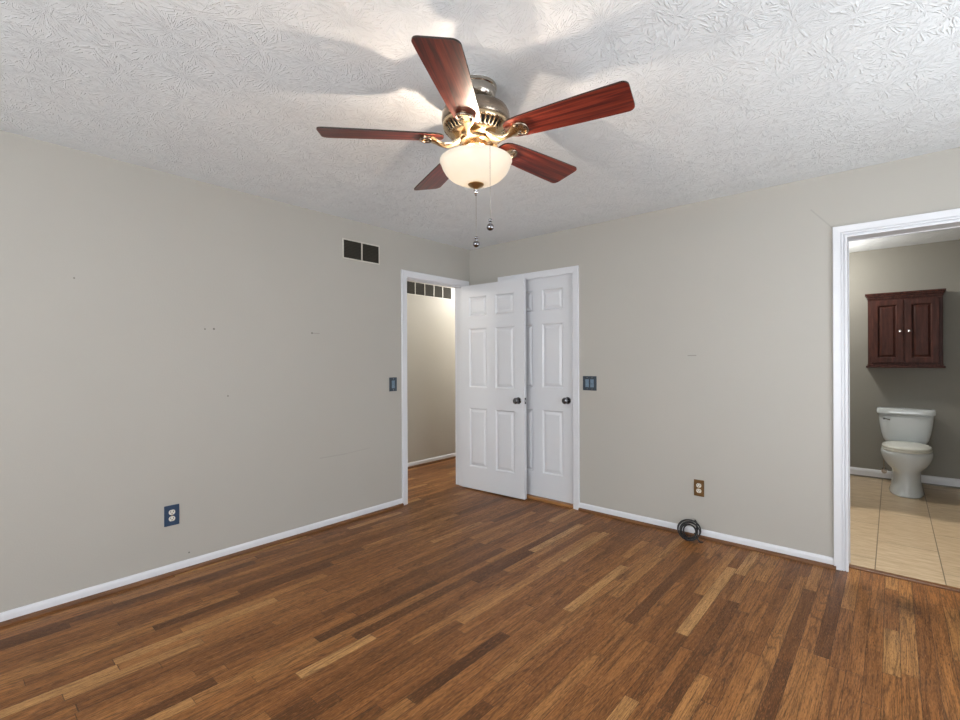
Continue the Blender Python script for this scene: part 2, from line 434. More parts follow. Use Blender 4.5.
def wall_window_x(name, y0, y1, x0, x1, wx0, wx1, wz0, wz1):
    b = bm_new()
    box(b, x0, wx0, y0, y1, 0, H); box(b, wx1, x1, y0, y1, 0, H); box(b, wx0, wx1, y0, y1, 0, wz0); box(b, wx0, wx1, y0, y1, wz1, H)
    return struct(link(name, b, M['wall_b']))
def wall_window_y(name, x0, x1, y0, y1, wy0, wy1, wz0, wz1):
    b = bm_new()
    box(b, x0, x1, y0, wy0, 0, H); box(b, x0, x1, wy1, y1, 0, H); box(b, x0, x1, wy0, wy1, 0, wz0); box(b, x0, x1, wy0, wy1, wz1, H)
    return struct(link(name, b, M['wall_b']))
wall_window_x('wall_rear', YM-0.1, YM, 0, XM, 1.2, 4.2, 0.5, 2.3)
wall_window_y('wall_side', XM, XM+0.1, YM-0.1, 0, -2.85, -0.65, 0.45, 2.25)
def window(name, along, c0, c1, z0, z1, plane):
    b = bm_new(); w = 0.05
    def bx(a0, a1, q0, q1):
        if along == 'x': box(b, a0, a1, plane-0.03, plane, q0, q1)
        else: box(b, plane, plane+0.03, a0, a1, q0, q1)
    bx(c0, c0+w, z0, z1); bx(c1-w, c1, z0, z1); bx(c0+w, c1-w, z0, z0+w); bx(c0+w, c1-w, z1-w, z1)
    m = (c0+c1)/2; bx(m-w/2, m+w/2, z0+w, z1-w)
    w_ = struct(link(name, b, M['trim']))
    b = bm_new()
    if along == 'x': box(b, c0+w, c1-w, plane-0.018, plane-0.012, z0+w, z1-w)
    else: box(b, plane+0.012, plane+0.018, c0+w, c1-w, z0+w, z1-w)
    link('pane', b, M['glass'], w_)
    return w_
window('window_1', 'x', 1.2, 4.2, 0.5, 2.3, YM-0.02)
window('window_2', 'y', -2.85, -0.65, 0.45, 2.25, XM+0.02)

# hall and bathroom shells
bm = bm_new(); box(bm, HX-0.1, HX, YM-0.1, 2.7, 0, H)
struct(link('wall_hall', bm, M['wall_hall']), 'taupe hall wall seen through the doorway', 'wall')
bm = bm_new(); box(bm, HX, -TW, 2.6, 2.7, 0, H); box(bm, HX, -TW, YM-0.1, YM, 0, H)
struct(link('wall_hall_ends', bm, M['wall_hall']))
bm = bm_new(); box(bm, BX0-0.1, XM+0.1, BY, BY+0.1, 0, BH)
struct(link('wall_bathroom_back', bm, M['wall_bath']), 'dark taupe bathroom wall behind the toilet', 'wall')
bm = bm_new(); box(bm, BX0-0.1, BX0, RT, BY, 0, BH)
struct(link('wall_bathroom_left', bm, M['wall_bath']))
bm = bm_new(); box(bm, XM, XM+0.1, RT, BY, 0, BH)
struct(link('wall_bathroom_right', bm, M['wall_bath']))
bm = bm_new(); box(bm, 0, 1.9, 0.75, 0.85, 0, H); box(bm, 1.80, 1.90, RT, 0.75, 0, H)
struct(link('wall_closet', bm, M['wall_b']))

# ---- casings (mitred, profiled) and jambs
PROF = [(0, 0), (0, .010), (.006, .013), (.040, .0155), (.052, .0175), (.058, .0175), (.060, .015), (.060, 0)]
PROF3 = [(0, 0), (0, .012), (.010, .012), (.011, .003), (.015, .003), (.016, .012), (.022, .014), (.0225, .008), (.026, .008), (.027, .015),
         (.045, .0165), (.058, .018), (.060, .015), (.060, 0)]
def casing(name, a0, a1, zt, place, ws=1.0):
    """U of casing round an opening a0..a1, top zt; place(a, z, depth) -> xyz"""
    b = bm_new()
    st = []
    for (w, d) in (PROF3 if ws > 1 else PROF):
        w2 = w*ws-0.004
        st.append([b.verts.new(place(*q)) for q in ((a0-w2, 0.0, d), (a0-w2, zt+w2, d), (a1+w2, zt+w2, d), (a1+w2, 0.0, d))])
    for p, q in zip(st, st[1:]):
        for i in range(3): b.faces.new((p[i], p[i+1], q[i+1], q[i]))
    b.faces.new([s[0] for s in st]); b.faces.new([s[3] for s in st][::-1])
    for i in range(3): b.faces.new((st[0][i], st[-1][i], st[-1][i+1], st[0][i+1]))
    return struct(link(name, b, M['trim']))
struct(casing('trim_1', D1[0], D1[1], DZ, lambda a, z, d: (d, a, z)), 'white casing around the hall doorway', 'door casing')
struct(casing('trim_2', D2[0], D2[1], DZ, lambda a, z, d: (a, -d, z)), 'white casing around the closet door', 'door casing')
struct(casing('trim_3', D3[0], D3[1], DZ3, lambda a, z, d: (a, -d, z), 1.2), 'white casing around the bathroom doorway', 'door casing')
casing('trim_4', D1[0], D1[1], DZ, lambda a, z, d: (-TW-d, a, z))
casing('trim_5', D3[0], D3[1], DZ3, lambda a, z, d: (a, RT+d, z))
def jamb(name, a0, a1, zt, t, place, stop):
    b = bm_new()
    def bx(p0, p1, q0, q1, z0, z1):
        c0 = place(p0, q0); c1 = place(p1, q1)
        box(b, min(c0[0], c1[0]), max(c0[0], c1[0]), min(c0[1], c1[1]), max(c0[1], c1[1]), z0, z1)
    bx(a0-0.012, a0, 0, t, 0, zt+0.012); bx(a1, a1+0.012, 0, t, 0, zt+0.012); bx(a0, a1, 0, t, zt, zt+0.012)
    if stop:
        s0, s1 = stop
        bx(a0, a0+0.010, s0, s1, 0, zt); bx(a1-0.010, a1, s0, s1, 0, zt); bx(a0+0.01, a1-0.01, s0, s1, zt-0.010, zt)
    return struct(link(name, b, M['trim']))
struct(jamb('trim_6', D1[0], D1[1], DZ, TW, lambda a, d: (-d, a), (0.040, 0.075)), 'white jamb of the hall doorway', 'door jamb')
jamb('trim_7', D2[0], D2[1], DZ, RT, lambda a, d: (a, d), (0.062, 0.095))
struct(jamb('trim_8', D3[0], D3[1], DZ3, RT, lambda a, d: (a, d), None), 'white jamb of the bathroom doorway', 'door jamb')

# ---- baseboards with stained shoe moulding
BP = [(0, .020), (.011, .020), (.011, .047), (.009, .055), (.005, .061), (0, .064)]
SP = [(0, 0), (.028, 0), (.028, .009), (.023, .018), (.014, .022), (0, .022)]
def run(name, prof, a0, a1, place, mat):
    b = bm_new()
    r0 = [b.verts.new(place(a0, d, z)) for d, z in prof]; r1 = [b.verts.new(place(a1, d, z)) for d, z in prof]
    n = len(prof)
    for i in range(n): b.faces.new((r0[i], r0[(i+1) % n], r1[(i+1) % n], r1[i]))
    b.faces.new(r0[::-1]); b.faces.new(r1)
    return struct(link(name, b, mat))
L = lambda a, d, z: (d, a, z)
R = lambda a, d, z: (a, -d, z)
HL = lambda a, d, z: (HX+d, a, z)
BB = lambda a, d, z: (a, BY-d, z*1.75-0.012)
struct(run('baseboard_left', BP, YM, D1[0]-0.056, L, M['trim']), 'white baseboard along the left wall', 'baseboard')
run('trim_9', SP, YM, D1[0]-0.056, L, M['shoe'])
struct(run('baseboard_right', BP, D2[1]+0.056, D3[0]-0.056, R, M['trim']), 'white baseboard along the right wall', 'baseboard')
run('trim_10', SP, D2[1]+0.056, D3[0]-0.056, R, M['shoe_x'])
run('baseboard_corner', BP, 0.0, D2[0]-0.056, R, M['trim']); run('trim_11', SP, 0.03, D2[0]-0.056, R, M['shoe_x'])
run('baseboard_hall', BP, YM, 2.6, HL, M['trim']); run('trim_12', SP, YM, 2.6, HL, M['shoe'])
run('baseboard_bathroom', BP, BX0, XM, BB, M['trim'])
bm = bm_new(); box(bm, D2[0], D2[1], -0.012, 0.13, 0, 0.026, 0.004)
struct(link('trim_13', bm, M['sill']), 'stained wooden sill under the closet door', 'threshold')
bm = bm_new(); box(bm, D3[0], D3[1], 0.062, 0.108, -0.002, 0.011, 0.004)
struct(link('trim_14', bm, M['shoe_x']), 'stained wooden threshold between oak floor and bathroom tile', 'threshold')

# ------------------------------------------------------------------ six-panel doors
def door_mesh(w, h, th, panels):
    """front at y=0, back at y=th, x 0..w, z 0..h"""
    b = bm_new()
    xs = sorted({0, w, *[p[0] for p in panels], *[p[1] for p in panels]})
    zs = sorted({0, h, *[p[2] for p in panels], *[p[3] for p in panels]})
    rings = [(0, 0), (.004, .002), (.013, .011), (.019, .011), (.042, .003), (.046, .003)]
    for side in (0, 1):
        Y = (lambda d: d) if side == 0 else (lambda d: th-d)
        for x0, x1 in zip(xs, xs[1:]):
            for z0, z1 in zip(zs, zs[1:]):
                cell = (x0, x1, z0, z1)
                if any(abs(sum(abs(a-c) for a, c in zip(cell, p))) < 1e-6 for p in panels):
                    prev = None
                    for ins, d in rings:
                        q = [b.verts.new(v) for v in ((x0+ins, Y(d), z0+ins), (x1-ins, Y(d), z0+ins), (x1-ins, Y(d), z1-ins), (x0+ins, Y(d), z1-ins))]
                        if prev:
                            for i in range(4): b.faces.new((prev[i], prev[(i+1) % 4], q[(i+1) % 4], q[i]))
                        prev = q
                    b.faces.new(prev)
                else:
                    b.faces.new([b.verts.new(v) for v in ((x0, Y(0), z0), (x1, Y(0), z0), (x1, Y(0), z1), (x0, Y(0), z1))])
    for (p, q) in (((0, 0), (w, 0)), ((w, 0), (w, h)), ((w, h), (0, h)), ((0, h), (0, 0))):
        b.faces.new([b.verts.new(v) for v in ((p[0], 0, p[1]), (q[0], 0, q[1]), (q[0], th, q[1]), (p[0], th, p[1]))])
    bmesh.ops.remove_doubles(b, verts=b.verts[:], dist=1e-5)
    return b
DW, DH, DT = 0.762, 2.030, 0.035
px = ((0.108, 0.330), (0.432, 0.654))
pz = ((0.220, 0.806), (1.010, 1.598), (1.718, 1.913))
PAN = [(a, b_, c, d) for a, b_ in px for c, d in pz]

def knob_mesh():
    b = bm_new()   # axis along local z, sits on z=0
    lathe(b, [(0, 0), (.031, 0), (.032, .003), (.028, .008), (.014, .010), (.012, .026), (.015, .032), (.024, .037), (.0285, .046),
              (.0285, .054), (.023, .062), (.012, .066), (0, .067)], 32)
    return b
def make_door(name, loc, rotz, label):
    o = link(name, door_mesh(DW, DH, DT, PAN), M['door'], loc=loc, rot=(0, 0, rotz))
    struct(o, label, 'door')
    k1 = link('knob', knob_mesh(), M['pewter'], o, 35, (DW-0.062, 0, 0.905), (pi/2, 0, 0)); k1['label'] = 'dark pewter door knob'
    k2 = link('knob', knob_mesh(), M['pewter'], o, 35, (DW-0.062, DT, 0.905), (-pi/2, 0, 0)); k2['label'] = 'dark pewter door knob'
    b = bm_new(); box(b, DW-0.0005, DW+0.0012, 0.006, DT-0.006, 0.875, 0.933)
    lp = link('latch_plate', b, M['pewter'], o); lp['label'] = 'dark latch plate on the door edge'
    b = bm_new(); box(b, DW+0.0012, DW+0.009, 0.011, DT-0.011, 0.895, 0.915, 0.002)
    link('latch_bolt', b, M['chrome'], lp)
    return o
door1 = make_door('door_1', (0.004, -0.138, 0.014), radians(2.6), 'white six-panel door standing open from the hall doorway')
for hz in (0.22, 1.0, 1.80):
    b = bm_new(); lathe(b, [(0, hz-.045), (.006, hz-.045), (.006, hz+.045), (0, hz+.045)], 12, (-0.006, DT+0.002))
    h_ = link('hinge', b, M['nickel_d'], door1); h_['label'] = 'metal butt hinge'
door2 = make_door('door_2', (D2[0]+0.004, 0.022, 0.030), 0, 'white six-panel closet door, closed, partly behind the open door')
for o in door2.children:
    pass

# strike plates on the jambs
bm = bm_new(); box(bm, -0.045, -0.010, D1[0]-0.0005, D1[0]+0.0015, 0.89, 0.95)
struct(link('trim_15', bm, M['pewter']), 'dark strike plate on the hall doorway jamb', 'strike plate')

# ------------------------------------------------------------------ wall plates and vents
def frame_place(o, wall):
    pass
def outlet(name, loc, rotz, w, h, plate, recep, label, group=None):
    """local: x across the wall, y out of the wall is -y, z up; origin at plate centre on the wall"""
    e = empty(name, loc, label, 'outlet', group, (0, 0, rotz))
    b = bm_new(); box(b, -w/2, w/2, -0.0065, 0, -h/2, h/2, 0.0025); link('cover_plate', b, plate, e)
    for s in (-1, 1):
        b = bm_new()
        out = []
        for i in range(24):
            a = 2*pi*i/24; out.append((0.0172*cos(a), max(-0.0142, min(0.0142, 0.0172*sin(a)))))
        pts0 = [b.verts.new((x, -0.0062, z+s*0.0195)) for x, z in out]; pts1 = [b.verts.new((x, -0.0088, z+s*0.0195)) for x, z in out]
        b.faces.new(pts1)
        for i in range(24): b.faces.new((pts0[i], pts0[(i+1) % 24], pts1[(i+1) % 24], pts1[i]))
        r = link('receptacle', b, recep, e)
        b = bm_new(); z0 = s*0.0195
        box(b, -0.0085, -0.0058, -0.0093, -0.0085, z0-0.001, z0+0.009); box(b, 0.0055, 0.0085, -0.0093, -0.0085, z0-0.001, z0+0.008)
        box(b, -0.0028, 0.0028, -0.0093, -0.0085, z0-0.0095, z0-0.0045)
        link('slots', b, M['dark'], r)
    b = bm_new(); lathe(b, [(0, 0.0015), (.003, .001), (.0035, 0)], 12)
    link('screw', b, M['brass'], e, loc=(0, -0.0065, 0), rot=(pi/2, 0, 0))
    return e
outlet('wall_outlet', (0, -2.706, 0.360), pi/2, 0.080, 0.124, M['blue'], M['ivory'], 'navy blue duplex outlet with white sockets low on the left wall')
outlet('wall_outlet', (2.249, 0, 0.3585), 0, 0.070, 0.119, M['brown_plate'], M['ivory'], 'brass-coloured duplex outlet low on the right wall above the cable')

def switch_plate(name, loc, rotz, w, h, nsw, label):
    e = empty(name, loc, label, 'light switch', None, (0, 0, rotz))
    b = bm_new(); box(b, -w/2, w/2, -0.0065, 0, -h/2, h/2, 0.0025); link('cover_plate', b, M['slate'], e)
    for i in range(nsw):
        x = (i-(nsw-1)/2)*0.046
        b = bm_new(); box(b, x-0.0165, x+0.0165, -0.0078, -0.006, -0.034, 0.034, 0.001)
        r = link('rocker_frame', b, M['slate_l'], e)
        b = bm_new(); vs = [(x-0.006, -0.0075, -0.012), (x+0.006, -0.0075, -0.012), (x+0.006, -0.0075, 0.012), (x-0.006, -0.0075, 0.012),
                            (x-0.0045, -0.021, 0.004), (x+0.0045, -0.021, 0.004), (x+0.0045, -0.019, 0.012), (x-0.0045, -0.019, 0.012)]
        v = [b.verts.new(q) for q in vs]
        for f in ((0, 1, 5, 4), (1, 2, 6, 5), (2, 3, 7, 6), (3, 0, 4, 7), (4, 5, 6, 7)): b.faces.new([v[k] for k in f])
        link('toggle', b, M['slate_l'], r)
        for s in (-1, 1):
            b = bm_new(); lathe(b, [(0, 0.0015), (.003, .001), (.0035, 0)], 12)
            link('screw', b, M['chrome'], e, loc=(x, -0.0065, s*0.048), rot=(pi/2, 0, 0))
    return e
switch_plate('light_switch', (0, -1.009, 1.086), pi/2, 0.082, 0.122, 1, 'dark slate single light switch on the left wall beside the hall doorway')
switch_plate('light_switch', (1.3755, 0, 1.0955), 0, 0.127, 0.122, 2, 'dark slate double light switch on the right wall beside the closet door')

def vent(name, loc, rotz, w, h, n, label):
    e = empty(name, loc, label, 'vent', None, (0, 0, rotz))
    b = bm_new(); f = 0.010
    box(b, -w/2, w/2, -0.008, 0, -h/2, -h/2+f, 0.002); box(b, -w/2, w/2, -0.008, 0, h/2-f, h/2, 0.002)
    box(b, -w/2, -w/2+f, -0.008, 0, -h/2+f, h/2-f); box(b, w/2-f, w/2, -0.008, 0, -h/2+f, h/2-f)
    link('frame', b, M['vent_frame'], e)
    iw = (w-2*f)/n
    for i in range(1, n):
        b = bm_new(); x = -w/2+f+i*iw; box(b, x-0.005, x+0.005, -0.008, 0, -h/2+f, h/2-f)
        link('divider', b, M['vent_frame'], e)
    b = bm_new(); box(b, -w/2+f, w/2-f, -0.0012, 0, -h/2+f, h/2-f); link('backing', b, M['dark'], e)
    for i in range(n):
        x0 = -w/2+f+i*iw+0.005; x1 = x0+iw-0.010
        b = bm_new(); z = -h/2+f+0.004; k = 12; dz = (h-2*f)/k
        for j in range(k):
            zz = -h/2+f+j*dz
            v = [b.verts.new(q) for q in ((x0, -0.0065, zz+dz*0.05), (x1, -0.0065, zz+dz*0.05), (x1, -0.0015, zz+dz*0.85), (x0, -0.0015, zz+dz*0.85),
                                          (x0, -0.0058, zz), (x1, -0.0058, zz), (x1, -0.0013, zz+dz*0.78), (x0, -0.0013, zz+dz*0.78))]
            for q in ((0, 1, 2, 3), (4, 5, 6, 7), (0, 1, 5, 4), (2, 3, 7, 6)): b.faces.new([v[t] for t in q])
        link('louver', b, M['louver'], e)
    return e
vent('wall_vent', (0, -1.3295, 2.196), pi/2, 0.364, 0.163, 2, 'dark two-section return vent with cream frame high on the left wall')
vent('wall_vent', (HX, 0.431, 2.174), pi/2, 0.80, 0.165, 5, 'dark five-section vent high on the hall wall through the doorway')

# ------------------------------------------------------------------ ceiling fan
yaw = 0.7161
fwd = Vector((-sin(yaw), cos(yaw), 0)); rgt = Vector((cos(yaw), sin(yaw), 0))
FC = Vector((3.3119, -3.6459, 0)) + rgt*(-0.0136) + fwd*1.985
fan = empty('ceiling_fan', (FC.x, FC.y, H), 'five-blade cherry ceiling fan with nickel motor and lit glass bowl', 'ceiling fan')
def fz(z): return z-H
def fl(prof): return [(r, fz(z)) for r, z in prof]
b = bm_new(); lathe(b, fl([(0, 2.44), (.088, 2.44), (.0885, 2.428), (.084, 2.424), (.083, 2.400), (.078, 2.385), (.066, 2.376), (.06, 2.374)]), 56)
link('canopy', b, M['nickel'], fan, 40)
b = bm_new(); lathe(b, fl([(.060, 2.378), (.064, 2.374), (.066, 2.366), (.062, 2.360), (.060, 2.352)]), 48)
link('neck_ring', b, M['nickel'], fan, 40)
b = bm_new(); lathe(b, fl([(.058, 2.362), (.075, 2.358), (.112, 2.350), (.134, 2.337), (.141, 2.322), (.1425, 2.300), (.141, 2.288), (.136, 2.278), (.130, 2.274)]), 72)
link('motor_housing', b, M['nickel_d'], fan, 40)
# pierced vent skirt under the housing
b = bm_new(); SEG = 120
rows = [(.139, 2.282), (.1375, 2.271), (.133, 2.261), (.113, 2.239), (.104, 2.231), (.072, 2.222), (.050, 2.214)]
vr = [[b.verts.new((r*cos(2*pi*i/SEG), r*sin(2*pi*i/SEG), fz(z))) for i in range(SEG)] for r, z in rows]
for k in range(len(rows)-1):
    for i in range(SEG):
        if k == 2 and 4 <= i % 24 <= 20 and i % 3 != 0: continue
        j = (i+1) % SEG
        b.faces.new((vr[k][i], vr[k][j], vr[k+1][j], vr[k+1][i]))
sk = link('vent_skirt', b, M['nickel_lamplit'], fan, 40, None, (0, 0, radians(-100.41)+yaw))
sm = sk.modifiers.new('solid', 'SOLIDIFY'); sm.thickness = 0.004; sm.offset = -1
b = bm_new(); lathe(b, fl([(0, 2.30), (.122, 2.30), (.112, 2.262), (.085, 2.228), (0, 2.225)]), 40); link('motor_core', b, M['dark'], fan, 40)
b = bm_new(); lathe(b, fl([(0, 2.216), (.062, 2.216), (.063, 2.209), (.056, 2.206), (.049, 2.203), (.049, 2.190), (.050, 2.188), (.050, 2.185), (.046, 2.182), (0, 2.182)]), 48)
link('switch_housing', b, M['nickel_lamplit'], fan, 40)
# blades and irons
R0 = 0.635
def blade_outline():
    half = [(.135, .000), (.136, .018), (.141, .033), (.152, .045), (.172, .053), (.21, .058), (.30, .0635), (.42, .0695), (.54, .0745), (.585, .0760)]
    cr, cx_, cy_ = 0.026, R0-0.026, 0.0768-0.026
    arc = [(cx_+cr*cos(t), cy_+cr*sin(t)) for t in [radians(a) for a in (90, 72, 54, 36, 18, 0)]]
    up = half+arc
    lo = [(x, -y) for x, y in up[::-1] if y > 1e-6]
    return up+lo
b = bm_new(); prism(b, blade_outline(), -0.003, 0.003)
for f in b.faces:
    f.material_index = 1 if abs(f.normal.z) < 0.5 else 0
bmesh.ops.recalc_face_normals(b, faces=b.faces[:])
for f in b.faces: f.material_index = 1 if abs(f.normal.z) < 0.5 else 0
blade0 = link('blade', b, [M['cherry'], M['blade_edge']], fan)
blade0['label'] = 'cherry-stained wooden blade'

def iron_mesh():
    """arm from the hub that swoops out under the blade and ends in a raised oval loop (local: x out, z up, blade plane at z=0)"""
    b = bm_new()
    st = [(.070, -.012, .046), (.092, -.021, .034), (.112, -.027, .017), (.132, -.027, .010), (.150, -.022, .011), (.168, -.014, .024), (.186, -.0085, .036)]
    rings = []
    for i, (x, z, hw) in enumerate(st):
        row = []
        for t in (-1, -.6, 0, .6, 1): row.append(b.verts.new((x, t*hw, z-0.004-0.010*(1-t*t))))
        for t in (1, .6, 0, -.6, -1): row.append(b.verts.new((x, t*hw, z+0.006-0.002*(1-t*t))))
        rings.append(row)
    for p, q in zip(rings, rings[1:]):
        for k in range(10): b.faces.new((p[k], p[(k+1) % 10], q[(k+1) % 10], q[k]))
    b.faces.new(rings[0]); b.faces.new(rings[-1][::-1])
    # pad against the blade
    out = [(.205+.030*cos(a), .038*sin(a)) for a in [2*pi*i/28 for i in range(28)]]
    prism(b, out, -.008, -.0035)
    return b
def loop_mesh():
    b = bm_new()
    pts = [(.205+.027*cos(a), .034*sin(a), -.011) for a in [2*pi*i/32 for i in range(33)]]
    tube(b, pts, 0.0055, 8, False)
    for (x, y) in ((.196, -.016), (.196, .016), (.221, 0)):
        lathe(b, [(0, -.012), (.004, -.0115), (.0055, -.008)], 12, (x, y))
    return b
iron0 = link('blade_iron', iron_mesh(), M['nickel_lamplit'], fan, 50)
loop0 = link('loop_end', loop_mesh(), M['nickel_d'], iron0, 50)
A0 = radians(-100.41)+yaw; PITCH = -0.2137
def trot(a):   # blade set droops a degree to one side, as an old fan does
    return (Matrix.Rotation(radians(-1.1), 3, fwd) @ Matrix.Rotation(a, 3, 'Z') @ Matrix.Rotation(PITCH, 3, 'X')).to_euler()
for k in range(5):
    a = A0+k*2*pi/5
    bl = blade0 if k == 0 else blade0.copy()
    ir = iron0 if k == 0 else iron0.copy()
    lp = loop0 if k == 0 else loop0.copy()
    if k:
        for o in (bl, ir, lp): COL.objects.link(o)
        lp.parent = ir
    bl.location = (0, 0, fz(2.226)); bl.rotation_euler = trot(a)
    ir.location = (0, 0, fz(2.2235)); ir.rotation_euler = trot(a)
# glass bowl with finial
BZ = 2.131
b = bm_new()
outer = [(.136, BZ+.001), (.143, BZ+.003), (.150, BZ+.001), (.1515, BZ-.004), (.149, BZ-.009), (.146, BZ-.013), (.145, BZ-.018), (.140, BZ-.032), (.129, BZ-.051), (.111, BZ-.069), (.086, BZ-.084), (.054, BZ-.095), (.018, BZ-.100)]
inner = [(.018, BZ-.095), (.052, BZ-.090), (.083, BZ-.079), (.107, BZ-.065), (.124, BZ-.048), (.135, BZ-.031), (.139, BZ-.017), (.138, BZ-.006)]
lathe(b, fl(outer+inner+[outer[0]]), 72)
bowl = link('glass_bowl', b, M['bowl'], fan, 'all'); bowl['label'] = 'lit frosted white glass bowl'
b = bm_new(); lathe(b, fl([(0, BZ-.095), (.033, BZ-.096), (.0335, BZ-.101), (.027, BZ-.107), (.015, BZ-.113), (.010, BZ-.117), (.007, BZ-.121)]), 32)
fin = link('finial', b, M['brass'], bowl, 40)
b = bm_new(); lathe(b, fl([(.006, BZ-.119), (.0105, BZ-.122), (.0105, BZ-.126), (.0055, BZ-.129), (.0095, BZ-.133), (.0085, BZ-.137), (.004, BZ-.141), (.0055, BZ-.144), (0, BZ-.148)]), 24)
fb = link('finial_tip', b, M['chrome'], fan, 40)
b = bm_new(); tube(b, [(0, 0, fz(2.176)), (0, 0, fz(BZ-.098))], 0.004, 8); link('bowl_rod', b, M['brass'], fan)
# pull chains
def chain(pts, zfob, parent):
    b = bm_new(); tube(b, pts, 0.0011, 6)
    c = link('pull_chain', b, M['nickel'], parent); x, y, z = pts[-1]
    b = bm_new(); sphere(b, (x, y, z-0.006), 0.0075, 16); 
    lathe(b, [(.003, z-.012), (.0045, z-.016), (.003, z-.019)], 12, (x, y))
    sphere(b, (x, y, z-0.032), 0.0140, 24)
    link('chain_fob', b, M['gunmetal'], c, 'all')
cdir = lambda r, d: (rgt*r + fwd*d)
p0 = cdir(.040, -.032); p1 = cdir(.056, -.146); p2 = cdir(.0555, -.156)
chain([(p0.x, p0.y, fz(2.190)), (p1.x, p1.y, fz(2.142)), (p2.x, p2.y, fz(2.131)), (p2.x, p2.y, fz(1.842))], 0, fan)
chain([(0, 0, fz(BZ-.147)), (0.0, 0.0, fz(1.815))], 0, fan)
# the two bulbs' light, inside the bowl
WARM = (1.0, 0.80, 0.63)
for lat, dep, zz, pw in ((-.045, .015, 2.116, 9.0), (.055, -.020, 2.118, 2.0)):
    q = cdir(lat, dep)
    point_light('bulb_light', (q.x, q.y, fz(zz)), pw, WARM, 0.007, fan)

# ------------------------------------------------------------------ bathroom
# wall cabinet
cab = empty('wall_cabinet', (3.404, BY, 1.1985), 'dark cherry two-door wall cabinet hung above the toilet', 'cabinet')
cx0, cx1, cy = -0.285, 0.285, -0.18
def cb(b, x0, x1, y0, y1, z0, z1, bev=0.0): return box(b, x0, x1, y0, y1, z0-1.216, z1-1.216, bev)
b = bm_new(); cb(b, cx0, cx1, cy+0.018, 0, 1.238, 1.955, 0.002); link('carcass', b, M['cherry_cab'], cab)
b = bm_new(); cb(b, cx0-.004, cx1+.004, cy+.006, 0, 1.930, 1.952, .003); cb(b, cx0-.012, cx1+.012, cy-.006, 0, 1.952, 1.970, .004); cb(b, cx0-.022, cx1+.022, cy-.016, 0, 1.970, 1.992, .004)
link('crown_moulding', b, M['cherry_cab'], cab)
b = bm_new(); cb(b, cx0-.004, cx1+.004, cy+.004, 0, 1.236, 1.252, .003); cb(b, cx0-.016, cx1+.016, cy-.010, 0, 1.216, 1.236, .004)
link('base_moulding', b, M['cherry_cab'], cab)
def cab_door(x0, x1, kx):
    b = bm_new(); z0, z1 = 1.268-1.216, 1.912-1.216; yf = cy; fr = 0.058
    dm = door_like(x1-x0, z1-z0, 0.018, fr)
    merge(b, dm, Matrix.Translation((x0, yf, z0)))
    d = link('cabinet_door', b, M['cherry_cab'], cab)
    b = bm_new(); lathe(b, [(0, 0), (.006, 0), (.005, .010), (.010, .016), (.015, .021), (.013, .028), (0, .031)], 20)
    link('knob', b, M['chrome'], d, 40, (kx, yf, 1.591-1.216), (pi/2, 0, 0))
def door_like(w, h, th, fr):
    b = bm_new()
    rings = [(0, 0), (.004, -.0015), (fr-.008, -.0015), (fr-.004, .001), (fr-.002, .012), (fr+.004, .014), (fr+.008, .014), (fr+.022, .006)]
    prev = None
    for ins, d in rings:
        q = [b.verts.new(v) for v in ((ins, d, ins), (w-ins, d, ins), (w-ins, d, h-ins), (ins, d, h-ins))]
        if prev:
            for i in range(4): b.faces.new((prev[i], prev[(i+1) % 4], q[(i+1) % 4], q[i]))
        else: first = q
        prev = q
    b.faces.new(prev)
    bk = [b.verts.new((v.co.x, th, v.co.z)) for v in first]
    for i in range(4): b.faces.new((first[i], first[(i+1) % 4], bk[(i+1) % 4], bk[i]))
    b.faces.new(bk)
    return b
cab_door(-0.256, -0.004, -0.031); cab_door(0.006, 0.258, 0.036)

# toilet
TX = 3.412
toi = empty('toilet', (TX, 2.555, 0.006), 'white two-piece toilet with closed cream lid on the bathroom tile', 'toilet')
def ring(bm, a, y0, y1, z, n=40, e=2.3, egg=0.0):
    c = (y0+y1)/2; h = (y1-y0)/2; vs = []
    for i in range(n):
        t = 2*pi*i/n; ct, st = cos(t), sin(t)
        x = a*math.copysign(abs(ct)**(2/e), ct); y = h*math.copysign(abs(st)**(2/e), st)
        x *= 1+egg*(y/h)
        vs.append(bm.verts.new((x, c+y-2.62, z-0.006)))
    return vs
def loft(bm, rs, cap0=True, cap1=True):
    for p, q in zip(rs, rs[1:]):
        n = len(p)
        for k in range(n): bm.faces.new((p[k], p[(k+1) % n], q[(k+1) % n], q[k]))
    if cap0: bm.faces.new(rs[0][::-1])
    if cap1: bm.faces.new(rs[-1])
b = bm_new()
loft(b, [ring(b, *q) for q in ((.125, 2.300, 2.87, .006), (.127, 2.296, 2.87, .020), (.119, 2.310, 2.865, .045), (.107, 2.325, 2.86, .12), (.104, 2.328, 2.86, .20), (.107, 2.325, 2.86, .228),
     (.120, 2.315, 2.86, .250), (.140, 2.300, 2.86, .272), (.160, 2.286, 2.86, .300), (.176, 2.274, 2.86, .335), (.186, 2.267, 2.86, .365), (.190, 2.263, 2.85, .390), (.190, 2.262, 2.84, .412), (.186, 2.266, 2.84, .424), (.176, 2.276, 2.83, .430))])
link('bowl', b, M['porcelain'], toi, 'all')
b = bm_new(); box(b, -.115, .115, 0.12, 0.36, .33, .455, .02); link('tank_deck', b, M['porcelain'], toi, 40)
